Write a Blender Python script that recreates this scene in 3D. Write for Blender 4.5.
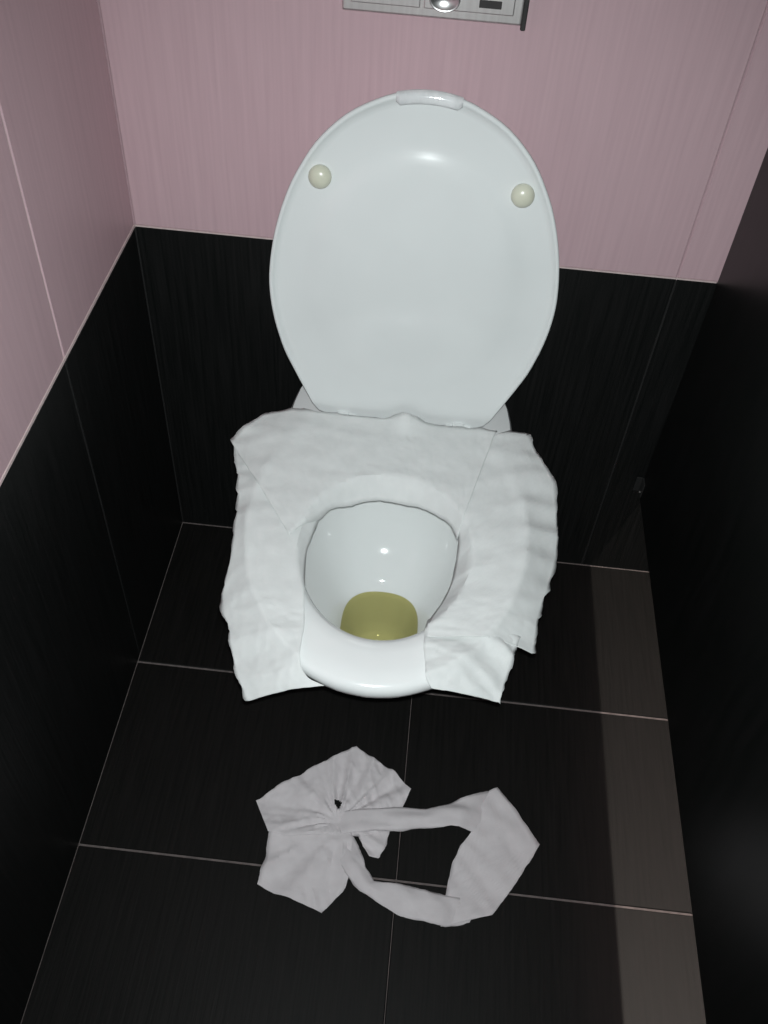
import bpy, bmesh, math, random
from mathutils import Vector, Matrix, noise

random.seed(4)
scene = bpy.context.scene
for o in list(bpy.data.objects):
    bpy.data.objects.remove(o)
COL = scene.collection

# ------------------------------------------------------------------ camera
cam_d = bpy.data.cameras.new('camera')
cam = bpy.data.objects.new('camera', cam_d)
COL.objects.link(cam)
CAM = Vector((0.4029, -1.0863, 1.2796))
CROT = (Matrix.Rotation(0.03666, 3, 'Z') @ Matrix.Rotation(0.73805, 3, 'X') @ Matrix.Rotation(0.07755, 3, 'Z'))
cam.matrix_world = Matrix.Translation(CAM) @ CROT.to_4x4()
cam_d.sensor_fit = 'VERTICAL'
cam_d.sensor_height = 36
cam_d.sensor_width = 27
cam_d.lens = 928.43 * 36 / 1024
cam_d.clip_start = 0.01
scene.camera = cam

# ------------------------------------------------------------------ world, lights, exposure
world = bpy.data.worlds.new('world')
scene.world = world
world.use_nodes = True
world.node_tree.nodes['Background'].inputs[0].default_value = (0.9, 0.8, 0.85, 1)
world.node_tree.nodes['Background'].inputs[1].default_value = 0.03

def spot(name, loc, rot, watts, angle, blend, radius, colour):
    d = bpy.data.lights.new(name, 'SPOT')
    d.energy = watts; d.spot_size = math.radians(angle); d.spot_blend = blend
    d.shadow_soft_size = radius; d.color = colour
    o = bpy.data.objects.new(name, d)
    COL.objects.link(o)
    o.matrix_world = Matrix.Translation(loc) @ rot.to_4x4()
    return o
# the phone's flash: the photograph was lit by it
spot('phone_flash', CAM + CROT @ Vector((0.003, 0.013, 0.0)), CROT, 45, 100, 1.0, 0.006, (0.93, 1.0, 1.0))

vs = scene.view_settings
vs.view_transform = 'Standard'
vs.look = 'None'
vs.exposure = 0.0
vs.gamma = 1.0
vs.use_curve_mapping = False

# ------------------------------------------------------------------ materials
def mat(name, col, rough=0.5, metallic=0.0, spec=0.5, coat=0.0):
    m = bpy.data.materials.new(name)
    m.use_nodes = True
    b = m.node_tree.nodes['Principled BSDF']
    b.inputs['Base Color'].default_value = (*col, 1)
    b.inputs['Roughness'].default_value = rough
    b.inputs['Metallic'].default_value = metallic
    b.inputs['Specular IOR Level'].default_value = spec
    b.inputs['Coat Weight'].default_value = coat
    return m, m.node_tree, b

def textured(name, c1, c2, scale, rough=0.5, bump=0.0, spec=0.5, detail=3.0, dist=0.001, metallic=0.0, coat=0.0):
    """Noise-driven colour between c1 and c2 (object coordinates, per-axis scale) with a fine bump."""
    m, nt, b = mat(name, c1, rough, metallic, spec, coat)
    tc = nt.nodes.new('ShaderNodeTexCoord')
    mp = nt.nodes.new('ShaderNodeMapping')
    mp.inputs['Scale'].default_value = scale
    n = nt.nodes.new('ShaderNodeTexNoise')
    n.inputs['Scale'].default_value = 1.0
    n.inputs['Detail'].default_value = detail
    r = nt.nodes.new('ShaderNodeValToRGB')
    r.color_ramp.elements[0].position = 0.3; r.color_ramp.elements[0].color = (*c1, 1)
    r.color_ramp.elements[1].position = 0.7; r.color_ramp.elements[1].color = (*c2, 1)
    nt.links.new(tc.outputs['Object'], mp.inputs['Vector'])
    nt.links.new(mp.outputs['Vector'], n.inputs['Vector'])
    nt.links.new(n.outputs['Fac'], r.inputs['Fac'])
    nt.links.new(r.outputs['Color'], b.inputs['Base Color'])
    if bump:
        bp = nt.nodes.new('ShaderNodeBump')
        bp.inputs['Strength'].default_value = bump
        bp.inputs['Distance'].default_value = dist
        nt.links.new(n.outputs['Fac'], bp.inputs['Height'])
        nt.links.new(bp.outputs['Normal'], b.inputs['Normal'])
    return m

M = {}
M['pink_tile'] = textured('pink_tile', (0.52, 0.36, 0.395), (0.57, 0.40, 0.435), (160, 160, 6), 0.45, 0.15, 0.4)
M['dark_wall_tile'] = textured('dark_wall_tile', (0.0035, 0.0042, 0.004), (0.010, 0.010, 0.010), (220, 220, 7), 0.42, 0.35, 0.35)
M['dark_floor_tile'] = textured('dark_floor_tile', (0.0036, 0.0036, 0.0032), (0.008, 0.0072, 0.0068), (220, 9, 1), 0.5, 0.35, 0.22)
M['pale_grout'] = textured('pale_grout', (0.55, 0.44, 0.44), (0.66, 0.53, 0.52), (90, 90, 90), 0.85)
M['back_grout'] = textured('back_grout', (0.43, 0.29, 0.32), (0.49, 0.335, 0.37), (90, 90, 90), 0.85)
M['floor_grout'] = textured('floor_grout', (0.10, 0.082, 0.08), (0.18, 0.15, 0.145), (60, 60, 60), 0.85)
M['dark_grout'] = textured('dark_grout', (0.006, 0.006, 0.006), (0.012, 0.011, 0.011), (90, 90, 90), 0.85)
M['black_laminate'] = textured('black_laminate', (0.004, 0.005, 0.0045), (0.008, 0.008, 0.008), (60, 60, 8), 0.36, 0.05, 0.22)
M['ceiling_paint'] = textured('ceiling_paint', (0.55, 0.50, 0.50), (0.62, 0.57, 0.57), (12, 12, 12), 0.9)
M['ceramic'] = textured('ceramic', (0.76, 0.78, 0.78), (0.80, 0.81, 0.81), (5, 5, 5), 0.05, 0, 0.5, coat=0.0)
M['seat_plastic'] = textured('seat_plastic', (0.73, 0.745, 0.745), (0.77, 0.78, 0.78), (8, 8, 8), 0.16)
M['lid_plastic'] = textured('lid_plastic', (0.67, 0.69, 0.69), (0.71, 0.73, 0.73), (7, 7, 7), 0.16)
M['tab_plastic'] = textured('tab_plastic', (0.62, 0.63, 0.64), (0.78, 0.79, 0.80), (90, 40, 40), 0.08, 0.3)
M['cream_rubber'] = textured('cream_rubber', (0.57, 0.57, 0.46), (0.63, 0.63, 0.52), (40, 40, 40), 0.28)
M['hinge_plastic'] = textured('hinge_plastic', (0.72, 0.75, 0.74), (0.80, 0.82, 0.82), (60, 60, 60), 0.15)
M['chrome'] = textured('chrome', (0.80, 0.76, 0.75), (0.90, 0.87, 0.86), (160, 3, 3), 0.46, 0.05, metallic=1.0)
M['bright_chrome'] = textured('bright_chrome', (0.88, 0.87, 0.87), (0.94, 0.93, 0.93), (30, 30, 30), 0.32, metallic=1.0)
M['dark_metal'] = textured('dark_metal', (0.02, 0.02, 0.02), (0.05, 0.045, 0.045), (30, 30, 30), 0.5)
M['steel'] = textured('steel', (0.5, 0.46, 0.45), (0.62, 0.58, 0.56), (40, 40, 40), 0.35, metallic=1.0)

def paper_material(name, c1, c2):
    m = textured(name, c1, c2, (45, 45, 45), 0.85, 0.35, 0.15, detail=6, dist=0.002)
    nt = m.node_tree
    b = nt.nodes['Principled BSDF']
    out = nt.nodes['Material Output']
    tr = nt.nodes.new('ShaderNodeBsdfTranslucent')
    tr.inputs['Color'].default_value = (*c2, 1)
    mx = nt.nodes.new('ShaderNodeMixShader')
    mx.inputs[0].default_value = 0.18
    nt.links.new(b.outputs[0], mx.inputs[1]); nt.links.new(tr.outputs[0], mx.inputs[2])
    nt.links.new(mx.outputs[0], out.inputs['Surface'])
    return m
M['paper'] = paper_material('tissue_paper', (0.75, 0.765, 0.76), (0.82, 0.835, 0.83))
M['floor_paper'] = paper_material('floor_tissue_paper', (0.76, 0.71, 0.73), (0.84, 0.79, 0.81))

def water_material():
    m, nt, b = mat('yellow_water', (0.5, 0.5, 0.2), 0.02)
    out = nt.nodes['Material Output']
    tp = nt.nodes.new('ShaderNodeBsdfTransparent')
    tp.inputs['Color'].default_value = (0.80, 0.76, 0.47, 1)
    gl = nt.nodes.new('ShaderNodeBsdfGlossy')
    gl.inputs['Roughness'].default_value = 0.03
    fr = nt.nodes.new('ShaderNodeFresnel')
    fr.inputs['IOR'].default_value = 1.33
    df = nt.nodes.new('ShaderNodeBsdfDiffuse')
    tc = nt.nodes.new('ShaderNodeTexCoord')
    n = nt.nodes.new('ShaderNodeTexNoise'); n.inputs['Scale'].default_value = 38
    r = nt.nodes.new('ShaderNodeValToRGB')
    r.color_ramp.elements[0].color = (0.30, 0.30, 0.12, 1); r.color_ramp.elements[1].color = (0.52, 0.50, 0.26, 1)
    nt.links.new(tc.outputs['Object'], n.inputs['Vector']); nt.links.new(n.outputs['Fac'], r.inputs['Fac'])
    nt.links.new(r.outputs['Color'], df.inputs['Color'])
    m1 = nt.nodes.new('ShaderNodeMixShader'); m1.inputs[0].default_value = 0.12
    nt.links.new(tp.outputs[0], m1.inputs[1]); nt.links.new(df.outputs[0], m1.inputs[2])
    m2 = nt.nodes.new('ShaderNodeMixShader')
    nt.links.new(fr.outputs[0], m2.inputs[0]); nt.links.new(m1.outputs[0], m2.inputs[1]); nt.links.new(gl.outputs[0], m2.inputs[2])
    nt.links.new(m2.outputs[0], out.inputs['Surface'])
    return m
M['water'] = water_material()

def lamp_material():
    m, nt, b = mat('lamp_glow', (0.9, 0.9, 0.9), 0.4)
    tc = nt.nodes.new('ShaderNodeTexCoord')
    n = nt.nodes.new('ShaderNodeTexNoise'); n.inputs['Scale'].default_value = 20
    r = nt.nodes.new('ShaderNodeValToRGB')
    r.color_ramp.elements[0].color = (0.9, 0.85, 0.78, 1); r.color_ramp.elements[1].color = (1, 0.95, 0.88, 1)
    nt.links.new(tc.outputs['Object'], n.inputs['Vector']); nt.links.new(n.outputs['Fac'], r.inputs['Fac'])
    nt.links.new(r.outputs['Color'], b.inputs['Emission Color'])
    b.inputs['Emission Strength'].default_value = 6
    return m
M['lamp'] = lamp_material()

# ------------------------------------------------------------------ helpers
def obj(name, me, material=None, parent=None, loc=None):
    if isinstance(me, bmesh.types.BMesh):
        bm = me
        me = bpy.data.meshes.new(name)
        bm.normal_update(); bm.to_mesh(me); bm.free()
    if material and not me.materials:
        me.materials.append(M[material])
    o = bpy.data.objects.new(name, me)
    COL.objects.link(o)
    if parent: o.parent = parent
    if loc is not None: o.location = loc
    return o

def empty(name, loc, rot=None):
    o = bpy.data.objects.new(name, None)
    o.empty_display_size = 0.05
    COL.objects.link(o)
    o.location = loc
    if rot: o.rotation_euler = rot
    return o

def tag(o, label, cat, group=None):
    o['label'] = label; o['category'] = cat
    if group: o['group'] = group
    return o

def struct(o, label=None):
    o['kind'] = 'structure'
    if label: o['label'] = label
    return o

def box(bm, x0, x1, y0, y1, z0, z1, bev=0.0, seg=1):
    r = bmesh.ops.create_cube(bm, size=1.0, matrix=Matrix.Translation(((x0+x1)/2, (y0+y1)/2, (z0+z1)/2)) @ Matrix.Diagonal((x1-x0, y1-y0, z1-z0, 1)))
    if bev:
        es = list({e for v in r['verts'] for e in v.link_edges})
        bmesh.ops.bevel(bm, geom=es, offset=bev, segments=seg, affect='EDGES', profile=0.5)
    return bm

def boxmesh(*a, **k):
    return box(bmesh.new(), *a, **k)

def smooth(o, angle=None):
    for p in o.data.polygons: p.use_smooth = True
    if angle:
        o.data.set_sharp_from_angle(angle=math.radians(angle))
    return o

def loft(bm, rings, cap_first=False, cap_last=False):
    vr = [[bm.verts.new(p) for p in r] for r in rings]
    n = len(vr[0])
    for a, b in zip(vr, vr[1:]):
        for i in range(n):
            j = (i + 1) % n
            bm.faces.new((a[i], a[j], b[j], b[i]))
    if cap_first: bm.faces.new(vr[0])
    if cap_last: bm.faces.new(vr[-1])
    bmesh.ops.recalc_face_normals(bm, faces=bm.faces)
    return vr

# ------------------------------------------------------------------ the room
W = 0.777         # stall width, left wall to partition
FAR = 1.65        # end of the neighbouring stall
FRONT = -1.75
CEIL = 2.4
G = 0.0025        # grout gap
T = 0.008         # tile thickness
BAND = 0.60       # height of the dark tiles

tile_cache = {}
def tiles(parent, xs, zs, plane, material, grout=G, grout_b=None):
    """Lay tiles on a wall or floor: xs and zs are the joint positions along the two axes of the plane."""
    for a0, a1 in zip(xs, xs[1:]):
        for b0, b1 in zip(zs, zs[1:]):
            w, h = a1 - a0 - grout, b1 - b0 - (grout_b or grout)
            key = (round(w, 4), round(h, 4), plane, material)
            if key not in tile_cache:
                bm = bmesh.new()
                if plane == 'back': box(bm, -w/2, w/2, 0, T, -h/2, h/2, 0.0012)
                elif plane == 'left': box(bm, -T, 0, -w/2, w/2, -h/2, h/2, 0.0012)
                elif plane == 'right': box(bm, 0, T, -w/2, w/2, -h/2, h/2, 0.0012)
                else: box(bm, -w/2, w/2, -h/2, h/2, -T, 0, 0.0012)
                me = bpy.data.meshes.new('tile'); bm.normal_update(); bm.to_mesh(me); bm.free()
                me.materials.append(M[material])
                tile_cache[key] = me
            c, d = (a0 + a1) / 2, (b0 + b1) / 2
            loc = {'back': (c, 0, d), 'left': (0, c, d), 'right': (FAR, c, d), 'floor': (c, d, 0)}[plane]
            obj('tile', tile_cache[key], None, parent, loc)

# floor
floor = struct(obj('floor', boxmesh(-0.05, FAR + 0.05, FRONT, 0.05, -0.06, -0.0012), 'floor_grout'))
ys = [FRONT] + [-0.3 * k for k in (5, 4, 3, 2, 1)] + [0.0006]
tiles(floor, [-0.0005, 0.441, 1.041, FAR], ys, 'floor', 'dark_floor_tile', 0.0009, 0.0028)
# back wall
wall_back = struct(obj('wall_back', boxmesh(-0.05, FAR + 0.05, 0.0014, 0.06, 0, CEIL), 'back_grout'))
tiles(wall_back, [0.0, 0.725, 1.325, FAR], [0.0, BAND], 'back', 'dark_wall_tile', 0.0016)
tiles(wall_back, [0.0, 0.725, 1.325, FAR], [BAND, 1.2, 1.8, CEIL], 'back', 'pink_tile', 0.0018)
obj('grout', boxmesh(-0.0016, FAR, 0.0008, 0.0013, 0.0, BAND - 0.003), 'dark_grout', wall_back)
# left wall
wall_left = struct(obj('wall_left', boxmesh(-0.06, -0.0014, FRONT, 0.0, 0, CEIL), 'pale_grout'))
ly = [FRONT, -1.488, -0.888, -0.288, 0.0]
tiles(wall_left, ly, [BAND, 1.2, 1.8, CEIL], 'left', 'pink_tile', 0.0030)
obj('grout', boxmesh(-0.0013, -0.0008, FRONT, 0.0, 0.0, BAND - 0.003), 'dark_grout', wall_left)
tiles(wall_left, ly, [0.0, BAND], 'left', 'dark_wall_tile', 0.0022)
# far right wall of the neighbouring stall
wall_right = struct(obj('wall_right', boxmesh(FAR + 0.0014, FAR + 0.06, FRONT, 0.0014, 0, CEIL), 'pale_grout'))
tiles(wall_right, [FRONT, -1.2, -0.6, 0.0], [0.0, BAND], 'right', 'dark_wall_tile')
tiles(wall_right, [FRONT, -1.2, -0.6, 0.0], [BAND, 1.2, 1.8, CEIL], 'right', 'pink_tile')
# ceiling
struct(obj('ceiling', boxmesh(-0.06, FAR + 0.06, FRONT, 0.06, CEIL, CEIL + 0.06), 'ceiling_paint'))
# thin light grout strip along the top of the dark tiles
struct(obj('trim_1', boxmesh(-0.0012, 0.0008, FRONT, 0.0, BAND - 0.0018, BAND + 0.0018), 'pale_grout'))
struct(obj('trim_2', boxmesh(0.001, W, -0.0006, 0.001, BAND - 0.0010, BAND + 0.0010), 'pale_grout'))

# partition between the stalls: hung clear of the floor
part = tag(empty('toilet_partition', (W, -0.7, 0.198)), 'tall glossy black partition panel right of the toilet, hung above the floor', 'partition')
obj('panel', boxmesh(0, 0.016, FRONT + 0.7, 0.698, 0, 1.85, 0.0015, 2), 'black_laminate', part)
for z in (0.006, 0.9, 1.7):
    bm = boxmesh(-0.0025, 0.0, 0.680, 0.698, z, z + 0.03, 0.001)
    box(bm, -0.012, -0.0025, 0.696, 0.698, z, z + 0.03, 0.0005)
    obj('bracket', bm, 'dark_grout', part)
bm = boxmesh(-0.0045, -0.0005, 0.686, 0.691, 0.010, 0.014, 0.001)
obj('screw', bm, 'steel', part)

# recessed downlight over the neighbouring stall
dl = tag(empty('ceiling_downlight', (1.36, -0.62, CEIL)), 'round recessed ceiling downlight over the neighbouring stall', 'ceiling light')
def disc_ring(r0, r1, z0, z1, n=40):
    bm = bmesh.new()
    c = [(math.cos(2*math.pi*i/n), math.sin(2*math.pi*i/n)) for i in range(n)]
    loft(bm, [[(x*r0, y*r0, z0) for x, y in c], [(x*r0, y*r0, z1) for x, y in c], [(x*r1, y*r1, z1) for x, y in c], [(x*r1, y*r1, z0) for x, y in c], [(x*r0, y*r0, z0) for x, y in c]])
    return bm
obj('bezel', disc_ring(0.045, 0.06, 0.0, -0.012), 'steel', dl)
bm = bmesh.new(); bmesh.ops.create_cone(bm, cap_ends=True, segments=40, radius1=0.044, radius2=0.044, depth=0.004, matrix=Matrix.Translation((0, 0, -0.003)))
obj('diffuser', bm, 'lamp', dl)
sp = spot('downlight_beam', Vector((1.36, -0.62, CEIL - 0.02)), Matrix.Identity(3), 170, 120, 0.6, 0.03, (1.0, 0.90, 0.80))

# ------------------------------------------------------------------ toilet
CX = 0.381
toilet = tag(empty('toilet', (CX, 0, 0)), 'white ceramic toilet with raised oval lid, standing against the back wall', 'toilet')
N = 112
def ang(i): return 2 * math.pi * i / N

# seat / lid outline: distance from the hinge line, half width
PROF = [(0, .112), (.02, .122), (.05, .138), (.09, .157), (.13, .169), (.16, .1745), (.19, .1765), (.22, .174), (.25, .169), (.28, .161),
        (.31, .150), (.34, .134), (.36, .121), (.38, .102), (.395, .084), (.41, .055), (.418, .034), (.4224, 0)]
def cast(poly, dx, dy):
    best = 0
    for (ax, ay), (bx, by) in zip(poly, poly[1:] + poly[:1]):
        ex, ey = bx - ax, by - ay
        den = dx * ey - dy * ex
        if abs(den) < 1e-12: continue
        t = (ax * ey - ay * ex) / den; s = (ax * dy - ay * dx) / den
        if t > 0 and -1e-6 <= s <= 1 + 1e-6: best = max(best, t)
    return best
def radii(cy):
    poly = [(w, s - cy) for s, w in PROF] + [(-w, s - cy) for s, w in PROF[::-1] if w > 0]
    r = [cast(poly, math.cos(ang(i)), math.sin(ang(i))) for i in range(N)]
    for _ in range(1):
        r = [(r[i-1] + 2 * r[i] + r[(i+1) % N]) / 4 for i in range(N)]
    return r

# pan: outer shell, rim and bowl in one ceramic body (coordinates relative to the toilet's base)
PCY = -0.34
def outer_ring(z, a, yf, taper=0.03, cy=PCY):
    pts = []
    front, rear = cy - yf, -0.002 - cy
    for i in range(N):
        c, s = math.cos(ang(i)), math.sin(ang(i))
        if s < 0:
            n = 2.15; b = front
        else:
            n = 7.0; b = rear
        r = (abs(c / a) ** n + abs(s / b) ** n) ** (-1 / n)
        x, y = r * c, r * s
        if y > 0: x *= 1 - taper * (y / rear)
        pts.append((x, cy + y, z))
    return pts
def bowl_ring(z, a, yb, yf, n=2.0):
    cy = (yb + yf) / 2; b = (yb - yf) / 2
    pts = []
    for i in range(N):
        c, s = math.cos(ang(i)), math.sin(ang(i))
        r = (abs(c / a) ** n + abs(s / b) ** n) ** (-1 / n)
        y = cy + r * s
        if n > 2.3 and s > 0: y -= .24 * a * (r * c / a) ** 2 * s     # the back of the bowl is gently curved
        pts.append((r * c, y, z))
    return pts
bm = bmesh.new()
loft(bm, [outer_ring(0.0, .105, -.305, 0, -.2), outer_ring(0.012, .105, -.305, 0, -.2), outer_ring(0.03, .099, -.302, 0, -.2), outer_ring(0.10, .099, -.345, 0, -.24),
          outer_ring(0.15, .103, -.390, 0, -.27), outer_ring(0.20, .115, -.430, .02, -.30), outer_ring(0.27, .138, -.472, .05, -.33), outer_ring(0.33, .156, -.508), outer_ring(0.365, .163, -.533), outer_ring(0.386, .165, -.547),
          outer_ring(0.395, .163, -.547), outer_ring(0.401, .159, -.543),
          bowl_ring(0.401, .125, -.205, -.520, 2.2), bowl_ring(0.397, .118, -.212, -.513, 2.2), bowl_ring(0.385, .115, -.215, -.510, 2.2), bowl_ring(0.362, .117, -.210, -.508, 2.2),
          bowl_ring(0.352, .126, -.178, -.512, 2.7), bowl_ring(0.335, .124, -.172, -.502, 3.0), bowl_ring(0.31, .115, -.178, -.488, 3.3), bowl_ring(0.285, .101, -.192, -.472, 3.6),
          bowl_ring(0.262, .086, -.210, -.453, 3.8), bowl_ring(0.243, .072, -.232, -.436, 3.9), bowl_ring(0.228, .061, -.256, -.422, 3.9), bowl_ring(0.218, .055, -.272, -.412, 3.8),
          bowl_ring(0.205, .050, -.277, -.406, 3.8), bowl_ring(0.165, .040, -.284, -.398, 3.8), bowl_ring(0.14, .036, -.288, -.392, 3.8), bowl_ring(0.133, .031, -.293, -.386, 3.4), bowl_ring(0.130, .012, -.325, -.352, 2)],
     cap_first=True, cap_last=True)
pan = smooth(obj('pan', bm, 'ceramic', toilet), 50)
# water in the bowl
bm = bmesh.new()
r = bowl_ring(0.216, .0535, -.2742, -.4105, 3.8)
c = bm.verts.new((0, -.342, 0.2155)); vs_ = [bm.verts.new(p) for p in r]
inner = [bm.verts.new((p[0]*0.93, -.342 + (p[1]+.342)*0.93, 0.2155)) for p in r]
for i in range(N):
    j = (i + 1) % N
    bm.faces.new((vs_[i], vs_[j], inner[j], inner[i])); bm.faces.new((inner[i], inner[j], c))
bmesh.ops.recalc_face_normals(bm, faces=bm.faces)
w = smooth(obj('water', bm, 'water', toilet)); w['label'] = 'yellowish water at the bottom of the bowl'

# seat ring, resting on four rubber pads
SY = -0.147            # hinge line
SC = 0.218             # ring centre below the hinge line
rs = radii(SC)
def seat_ring(f, z):
    """f = 0 at the outer outline, 1 at the opening"""
    pts = []
    for i in range(N):
        cc, ss = math.cos(ang(i)), math.sin(ang(i))     # ss > 0 towards the front here
        b = .132 if ss > 0 else .112
        ri = 1 / math.sqrt((cc / .101) ** 2 + (ss / b) ** 2)
        ro = rs[i]
        rr = ro + (ri - ro) * f
        pts.append((cc * rr, SY - SC - ss * rr, z))
    return pts
bm = bmesh.new()
loft(bm, [seat_ring(f, z) for f, z in ((.06, .411), (.02, .413), (0, .419), (.01, .4245), (.05, .429), (.13, .4315), (.35, .4325), (.65, .4315), (.85, .4285), (.95, .424), (1, .418), (.97, .412), (.9, .411), (.06, .411))])
seat = smooth(obj('seat', bm, 'seat_plastic', toilet))
for x, y in ((-.12, -.30), (.12, -.30), (-.105, -.48), (.105, -.48)):
    bm = boxmesh(x - .012, x + .012, y - .007, y + .007, .400, .4125, 0.002, 2)
    obj('pad', bm, 'cream_rubber', seat)

# lid: raised, leaning back against the wall
LT = math.atan2(.06, .41)
lid_piv = empty('lid', (0, -0.15, 0.435), (-LT, 0, 0))
lid_piv.parent = toilet
LC = 0.205
rl = radii(LC)
def lid_ring(f, d):
    # d > 0 is towards the viewer (the underside of the raised lid)
    return [(math.cos(ang(i)) * rl[i] * f, -(d if d < 0 else d * min(1, max(0, (math.sin(ang(i)) + .8) / .25))), LC + math.sin(ang(i)) * rl[i] * f) for i in range(N)]
def panel_ring(f):
    """Raised inner panel: a rounded shoulder at its top that dies out into the flat towards the hinge."""
    pts = []
    for i in range(N):
        c_, s_ = math.cos(ang(i)), math.sin(ang(i))
        k = min(1, max(0, (s_ + .25) / .9)); k = k * k * (3 - 2 * k)
        q = min(1, max(0, (1 - f) / .20))
        shoulder = .0062 * q * q * (3 - 2 * q) + .0015 * (1 - f)
        gentle = .009 * (1 - f * f)
        d = shoulder * k + gentle * (1 - k)
        d = d + (.009 - d) * max(0, 1 - f / .6)
        pts.append((c_ * .137 * f, -d + .0004, LC + s_ * .164 * f))
    return pts
bm = bmesh.new()
loft(bm, [lid_ring(0.02, -.024), lid_ring(.35, -.0235), lid_ring(.65, -.021), lid_ring(.85, -.016), lid_ring(.95, -.010), lid_ring(.99, -.004), lid_ring(1.0, .000), lid_ring(.997, .0035), lid_ring(.985, .0045), lid_ring(.972, .0035), lid_ring(.965, .001),
          lid_ring(.93, .0), lid_ring(.86, -.0006), *[panel_ring(f) for f in (1, .96, .93, .9, .86, .82, .76, .68, .58, .45, .3, .15, .03)]], cap_first=True, cap_last=True)
shell = smooth(obj('lid_shell', bm, 'lid_plastic', lid_piv))
for sx, sz in ((-.116, .320), (.1145, .3205)):
    bm = bmesh.new()
    prof = [(.0131, -.0005), (.0134, .003), (.0129, .0055), (.0108, .0085), (.0074, .0106), (.0037, .0116), (.0008, .0119)]
    loft(bm, [[(sx + math.cos(2*math.pi*k/32)*pr, -pd, sz + math.sin(2*math.pi*k/32)*pr) for k in range(32)] for pr, pd in prof], cap_first=True, cap_last=True)
    smooth(obj('bumper', bm, 'cream_rubber', lid_piv))
# lift tab at the lid's tip: a thick clear-white lip that follows the edge
bm = bmesh.new()
rings = []
K = 15
for k in range(K):
    t = -1 + 2 * k / (K - 1)
    x = t * .036
    ztop = .4222 - 3.6 * x * x - 0.0005
    e = 1 - max(0, abs(t) - .86) / .14 * .35
    hgt = .0125 * e
    d0 = .0075 * e
    rings.append([(x, -.002, ztop - hgt), (x, -d0*.8, ztop - hgt), (x, -d0, ztop - hgt * .8), (x, -d0 * 1.1, ztop - hgt * .45), (x, -d0 * .9, ztop - .002), (x, -d0 * .6, ztop + .0006), (x, .002, ztop + .0006), (x, .004, ztop - hgt * .5)])
loft(bm, rings, cap_first=True, cap_last=True)
smooth(obj('lift_tab', bm, 'tab_plastic', lid_piv), 60)
# hinges
for sx in (-.078, .078):
    h = empty('hinge', (sx, -.150, .431)); h.parent = toilet
    bm = bmesh.new()
    bmesh.ops.create_cone(bm, cap_ends=True, segments=24, radius1=.0068, radius2=.0068, depth=.034, matrix=Matrix.Rotation(math.pi/2, 4, 'Y'))
    bmesh.ops.bevel(bm, geom=[e for e in bm.edges if len(e.link_faces) == 2 and any(len(f.verts) > 4 for f in e.link_faces)], offset=.0012, segments=2, affect='EDGES')
    smooth(obj('barrel', bm, 'hinge_plastic', h), 40)
    obj('mount', boxmesh(-.010, .010, -.004, .028, -.031, -.0065, .002, 2), 'hinge_plastic', h)
    obj('knuckle', boxmesh(-.008, .008, -.0085, .002, -.004, .010, .0018, 2), 'hinge_plastic', h)

# ------------------------------------------------------------------ flush plate
fp = tag(empty('flush_plate', (0.373, 0, 0.972)), 'polished metal flush plate on the pink wall above the toilet lid', 'flush plate')
PWD, PH = 0.098, 0.076
bm = boxmesh(-PWD, PWD, -.010, -.0003, -PH, PH, .0025, 3)
obj('plate', bm, 'chrome', fp)
for x0, x1 in ((-.088, -.013), (-.009, .088)):
    b = obj('button', boxmesh(x0, x1, -.0125, -.0095, -.066, .066, .0012, 2), 'chrome', fp)
    if x1 < 0: continue
    xc = .013
    bm = bmesh.new()
    cir = [(math.cos(2*math.pi*k/32), math.sin(2*math.pi*k/32)) for k in range(32)]
    rings = [[(xc + c_*.0170, -.0120, -.0545 + s_*.0170*.72) for c_, s_ in cir], [(xc + c_*.0163, -.0178, -.0545 + s_*.0163*.72) for c_, s_ in cir]]
    for q in range(9):
        f = 1 - q / 8.3
        rr = .0155 * f
        rings.append([(xc + math.cos(2*math.pi*k/32)*rr, -.0180 + .005 * (1 - f * f), -.0545 + math.sin(2*math.pi*k/32)*rr*.72) for k in range(32)])
    loft(bm, rings, cap_last=True)
    smooth(obj('finger_dish', bm, 'bright_chrome', b))
bm = boxmesh(.050, .074, -.0132, -.0122, -.060, -.052, .0004)
obj('mark', bm, 'dark_metal', fp)
obj('edge_strip', boxmesh(PWD - .001, PWD + .0045, -.0145, -.0003, -PH - .003, PH, .001), 'dark_metal', fp)

# ------------------------------------------------------------------ tissue paper
SUP = [(CX+.105, -.10), (CX+.112, -.147)] + [(CX+w_, -.147-q) for q, w_ in PROF[1:]] + [(CX-w_, -.147-q) for q, w_ in PROF[::-1][1:-1]] + [(CX-.112, -.147), (CX-.105, -.10)]
def sdist(x, y):
    best = 9; ins = False
    for (ax, ay), (bx, by) in zip(SUP, SUP[1:] + SUP[:1]):
        ex, ey = bx - ax, by - ay
        t = min(1, max(0, ((x-ax)*ex + (y-ay)*ey) / (ex*ex + ey*ey)))
        best = min(best, math.hypot(x - ax - t*ex, y - ay - t*ey))
        if (ay > y) != (by > y) and x < ax + (y-ay)*ex/ey: ins = not ins
    return -best if ins else best
def drape(x, y):
    dx, dy = x - CX, y + .375
    r = math.hypot(dx, dy) + 1e-9
    ri = r / math.sqrt((dx/.103)**2 + (dy/(.112 if dy > 0 else .134))**2)
    k = min(1, max(0, (-.2 - y) / .17))
    return .4355 - (.12 + .68*k) * max(0, sdist(x, y) + .006) - 1.1 * max(0, ri - r)

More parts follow.
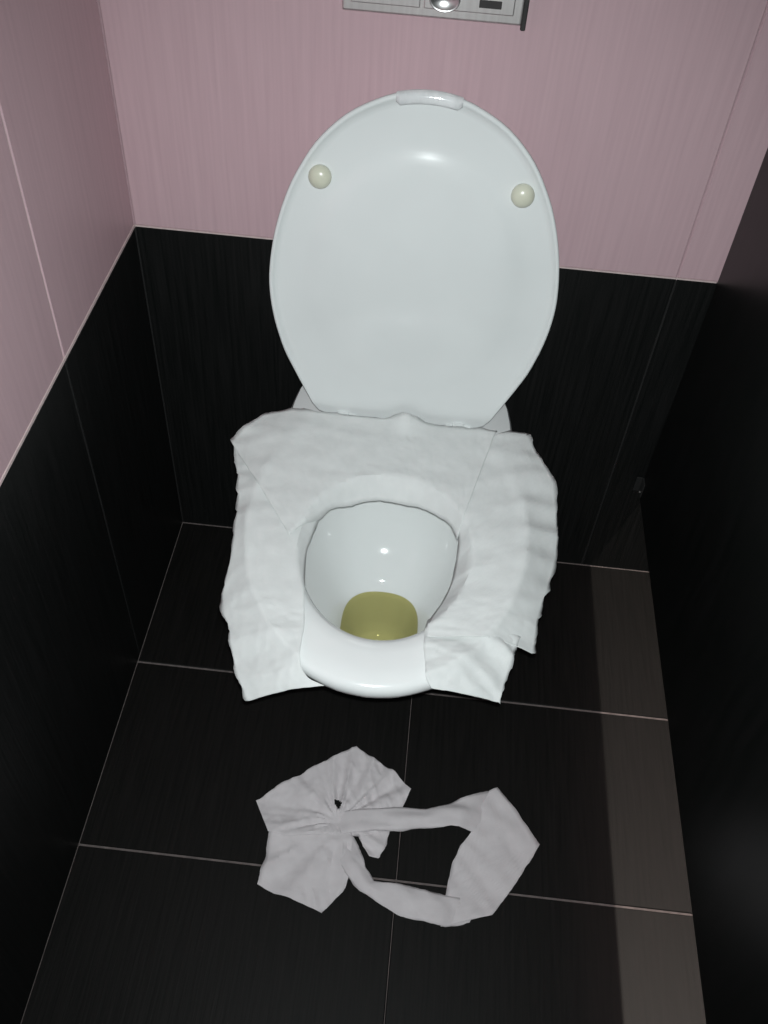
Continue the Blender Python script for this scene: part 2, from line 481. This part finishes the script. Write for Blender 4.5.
def ladder(bm, rows, sub, across, zfun, jitter=0.0, hole=None, inner=1.0, curved=False):
    """Cloth-like sheet between two edge lines; rows = (xa, ya, xb, yb)."""
    full = []
    for n_, (a, b) in enumerate(zip(rows, rows[1:])):
        for k in range(sub):
            t = k / sub
            row = [a[i] + (b[i] - a[i]) * t for i in range(4)]
            if curved:                      # inner edge as a smooth curve
                p0, p3 = rows[max(0, n_ - 1)], rows[min(len(rows) - 1, n_ + 2)]
                for i in (2, 3):
                    row[i] = .5 * (2*a[i] + (b[i]-p0[i])*t + (2*p0[i]-5*a[i]+4*b[i]-p3[i])*t*t + (3*a[i]-p0[i]-3*b[i]+p3[i])*t**3)
            full.append(row)
    full.append(list(rows[-1]))
    grid = []
    for ri, r in enumerate(full):
        line = []
        for q in range(across + 1):
            t = q / across
            x = r[0] + (r[2] - r[0]) * t; y = r[1] + (r[3] - r[1]) * t
            if q in (0, across) and jitter:
                j = jitter if q == 0 else jitter * inner
                x0, y0 = x, y
                x += j * (noise.noise((x0*48, y0*48, 3.1)) + .3 * noise.noise((x0*170, y0*170, 1.1)))
                y += j * (noise.noise((x0*48, y0*48, 9.7)) + .3 * noise.noise((x0*170, y0*170, 6.1)))
            line.append(bm.verts.new((x, y, zfun(x, y, ri / (len(full) - 1), t))))
        grid.append(line)
    for a, b in zip(grid, grid[1:]):
        for q in range(across):
            f = (a[q], a[q+1], b[q+1], b[q])
            if hole:
                c = sum((v.co for v in f), Vector()) / 4
                if math.hypot(c.x - hole[0], (c.y - hole[1]) * 1.1) < hole[2] * (1 + .9 * noise.noise((c.x * 160, c.y * 160, 2.2))): continue
            bm.faces.new(f)

def ridged(x, y, z=0.0):
    return 1 - 2 * abs(noise.noise((x, y, z)))

def seat_paper(rows, layer, seed, crease_dir, amp, dz=None, inner=.3, fade=0):
    ca, sa = math.cos(crease_dir), math.sin(crease_dir)
    def zf(x, y, u, v):
        a = x * ca + y * sa; c = -x * sa + y * ca
        o = max(0, sdist(x, y) + .02)
        wr = amp * (ridged(a * 7, c * 24, seed) * .75 + .3 * noise.noise((a * 18, c * 55, seed + 5)) + .45)
        wr *= .5 + min(1.1, o * 24)
        if fade: wr *= min(1, max(0, u - .1) * fade)
        z = drape(x, y) + layer + max(wr, -.0005)
        z += .0009 * noise.noise((x * 160, y * 160, seed))
        if dz: z += dz(x, y)
        return z
    bm = bmesh.new()
    ladder(bm, rows, 10, 30, zf, .0045, inner=inner, curved=True)
    return bm

def paper_obj(name, bm, material, label, group):
    bmesh.ops.recalc_face_normals(bm, faces=bm.faces)
    o = obj(name, bm, material)
    smooth(o, 38)
    s = o.modifiers.new('thickness', 'SOLIDIFY'); s.thickness = .0005; s.offset = 0
    return tag(o, label, 'paper', group)

SG = 'tissue strips laid over the toilet seat'
left = [(0.169, -0.225, 0.312, -0.301), (0.179, -0.263, 0.299, -0.325), (0.192, -0.314, 0.293, -0.355), (0.201, -0.401, 0.29, -0.398), (0.2, -0.457, 0.299, -0.465), (0.207, -0.48, 0.303, -0.492),
        (0.218, -0.503, 0.305, -0.519), (0.227, -0.53, 0.306, -0.546), (0.242, -0.561, 0.315, -0.56), (0.252, -0.576, 0.336, -0.569)]
back = [(0.164, -0.222, 0.268, -0.38), (0.173, -0.206, 0.278, -0.362), (0.196, -0.172, 0.296, -0.339), (0.23, -0.158, 0.311, -0.316), (0.271, -0.158, 0.331, -0.302), (0.305, -0.159, 0.349, -0.292),
        (0.345, -0.159, 0.373, -0.286), (0.385, -0.1595, 0.4, -0.288), (0.402, -0.1605, 0.419, -0.294), (0.435, -0.162, 0.44, -0.307), (0.483, -0.162, 0.458, -0.325), (0.51, -0.161, 0.466, -0.347)]
right = [(0.5, -0.171, 0.442, -0.287), (0.526, -0.158, 0.456, -0.307), (0.551, -0.155, 0.464, -0.33), (0.57, -0.192, 0.468, -0.348), (0.588, -0.237, 0.468, -0.368), (0.593, -0.298, 0.465, -0.396), (0.592, -0.343, 0.46, -0.419),
         (0.577, -0.407, 0.45, -0.447), (0.566, -0.445, 0.442, -0.468), (0.564, -0.469, 0.438, -0.491), (0.562, -0.488, 0.437, -0.501)]
front = [(0.553, -0.445, 0.439, -0.460), (0.545, -0.468, 0.436, -0.491), (0.54, -0.488, 0.436, -0.508), (0.534, -0.512, 0.438, -0.53), (0.528, -0.536, 0.441, -0.551), (0.525, -0.553, 0.448, -0.561)]
paper_obj('tissue_strip', seat_paper(left, .0012, 1.0, 0.15, .0045), 'paper', 'long white tissue strip covering the left side of the toilet seat', SG)
paper_obj('tissue_strip', seat_paper(front, .0012, 8.0, -0.42, .0095, fade=3), 'paper', 'creased white tissue flap hanging over the front right of the seat', SG)
paper_obj('tissue_strip', seat_paper(right, .0052, 3.0, 0.35, .0045), 'paper', 'white tissue strip with ragged edge covering the right side of the seat', SG)
def peak(x, y):
    return .013 * math.exp(-((x - .388) / .018) ** 2) * max(0, 1 + (y + .158) / .03) if y > -.19 else 0
paper_obj('tissue_strip', seat_paper(back, .0070, 5.0, 0.05, .0040, peak), 'paper', 'white tissue strip across the back of the seat below the lid hinges', SG)

# tissue on the floor: one long strip, folded and looped
upper = [(0.231, -0.512, 0.256, -0.556), (0.265, -0.483, 0.288, -0.561), (0.303, -0.453, 0.326, -0.554), (0.334, -0.431, 0.357, -0.547), (0.364, -0.411, 0.388, -0.549), (0.399, -0.432, 0.41, -0.542), (0.424, -0.445, 0.426, -0.53), (0.451, -0.47, 0.439, -0.505)]
lower = [(0.261, -0.526, 0.36, -0.514), (0.257, -0.56, 0.373, -0.542), (0.259, -0.59, 0.376, -0.571), (0.256, -0.604, 0.377, -0.596), (0.254, -0.63, 0.373, -0.621), (0.294, -0.642, 0.361, -0.635), (0.346, -0.655, 0.351, -0.65)]
flap = [(0.367, -0.518, 0.427, -0.515), (0.379, -0.546, 0.426, -0.539), (0.391, -0.563, 0.42, -0.563), (0.399, -0.575, 0.415, -0.576)]
arm = [(0.321, -0.519, 0.331, -0.547), (0.36, -0.514, 0.368, -0.547), (0.416, -0.506, 0.419, -0.54), (0.474, -0.501, 0.468, -0.531), (0.509, -0.486, 0.511, -0.522), (0.545, -0.466, 0.539, -0.522), (0.577, -0.45, 0.565, -0.524)]
sheet = [(0.566, -0.457, 0.534, -0.519), (0.577, -0.45, 0.542, -0.521), (0.603, -0.48, 0.526, -0.545), (0.623, -0.507, 0.517, -0.569), (0.638, -0.53, 0.511, -0.594), (0.618, -0.565, 0.509, -0.615), (0.592, -0.607, 0.502, -0.633), (0.572, -0.634, 0.506, -0.656)]
low = [(0.33, -0.539, 0.361, -0.526), (0.348, -0.571, 0.384, -0.561), (0.37, -0.602, 0.398, -0.591), (0.393, -0.624, 0.411, -0.608), (0.419, -0.638, 0.435, -0.608), (0.45, -0.65, 0.463, -0.611), (0.484, -0.655, 0.49, -0.614), (0.512, -0.657, 0.522, -0.617), (0.543, -0.645, 0.556, -0.616)]
def floor_z(base, seed, amp, direction, roll=0.0, sink=(0, 0)):
    ca, sa = math.cos(direction), math.sin(direction)
    def zf(x, y, u, v):
        a = x * ca + y * sa; c = -x * sa + y * ca
        b_ = base
        if sink[0] and u < sink[0]: b_ -= base * 1.25 * (1 - u / sink[0])
        if sink[1] and u > 1 - sink[1]: b_ -= base * 1.25 * (u - 1 + sink[1]) / sink[1]
        k_ = 1
        if sink[0]: k_ *= min(1, u / sink[0])
        if sink[1]: k_ *= min(1, max(0, 1 - u) / sink[1])
        w_ = k_ * amp * (ridged(a * 8, c * 38, seed) * .7 + .4 * noise.noise((a * 22, c * 60, seed)) + .5)
        return max(.0006, b_ + max(w_, 0) + k_ * roll * math.sin(math.pi * v) + .0008 * noise.noise((x * 150, y * 150, seed)))
    return zf
def knot_z(base, seed, amp):
    """Folds that run out from the twist in the strip."""
    def zf(x, y, u, v):
        dx, dy = x - .352, y + .531
        r = math.hypot(dx, dy); th = math.atan2(dy, dx)
        k = min(1, r / .03)
        f_ = ridged(math.cos(th) * 3.2, math.sin(th) * 3.2, seed + r * 6) * .75 + .45 + .35 * noise.noise((math.cos(th) * 7, math.sin(th) * 7, seed + r * 14))
        return .0008 + base + max(0, amp * f_ * k * (1 - .45 * min(1, r / .14))) + .0022 * ridged(x * 60 + y * 25, y * 22, seed + 3) * k + .004 * (1 - k) + .0009 * noise.noise((x * 120, y * 120, seed))
    return zf
bm = bmesh.new()
ladder(bm, lower, 8, 18, knot_z(.0022, 2, .010), .002)
ladder(bm, sheet, 8, 18, floor_z(.0015, 4, .006, -.9), .002)
ladder(bm, flap, 8, 10, knot_z(.0016, 2, .009), .003)
ladder(bm, low, 8, 12, floor_z(.0060, 7, .006, -.6, .004, (.22, .16)), .002)
ladder(bm, upper, 18, 46, knot_z(.0030, 2, .010), .002, hole=(.3485, -.505, .0052))
ladder(bm, arm, 8, 12, floor_z(.0100, 12, .008, .12, .004, (.22, .26)), .002)
bmesh.ops.recalc_face_normals(bm, faces=bm.faces)
o = obj('tissue_paper', bm, 'floor_paper')
smooth(o, 38)
s = o.modifiers.new('thickness', 'SOLIDIFY'); s.thickness = .0005; s.offset = 0
tag(o, 'crumpled loop of white tissue paper lying on the dark floor before the toilet', 'paper')
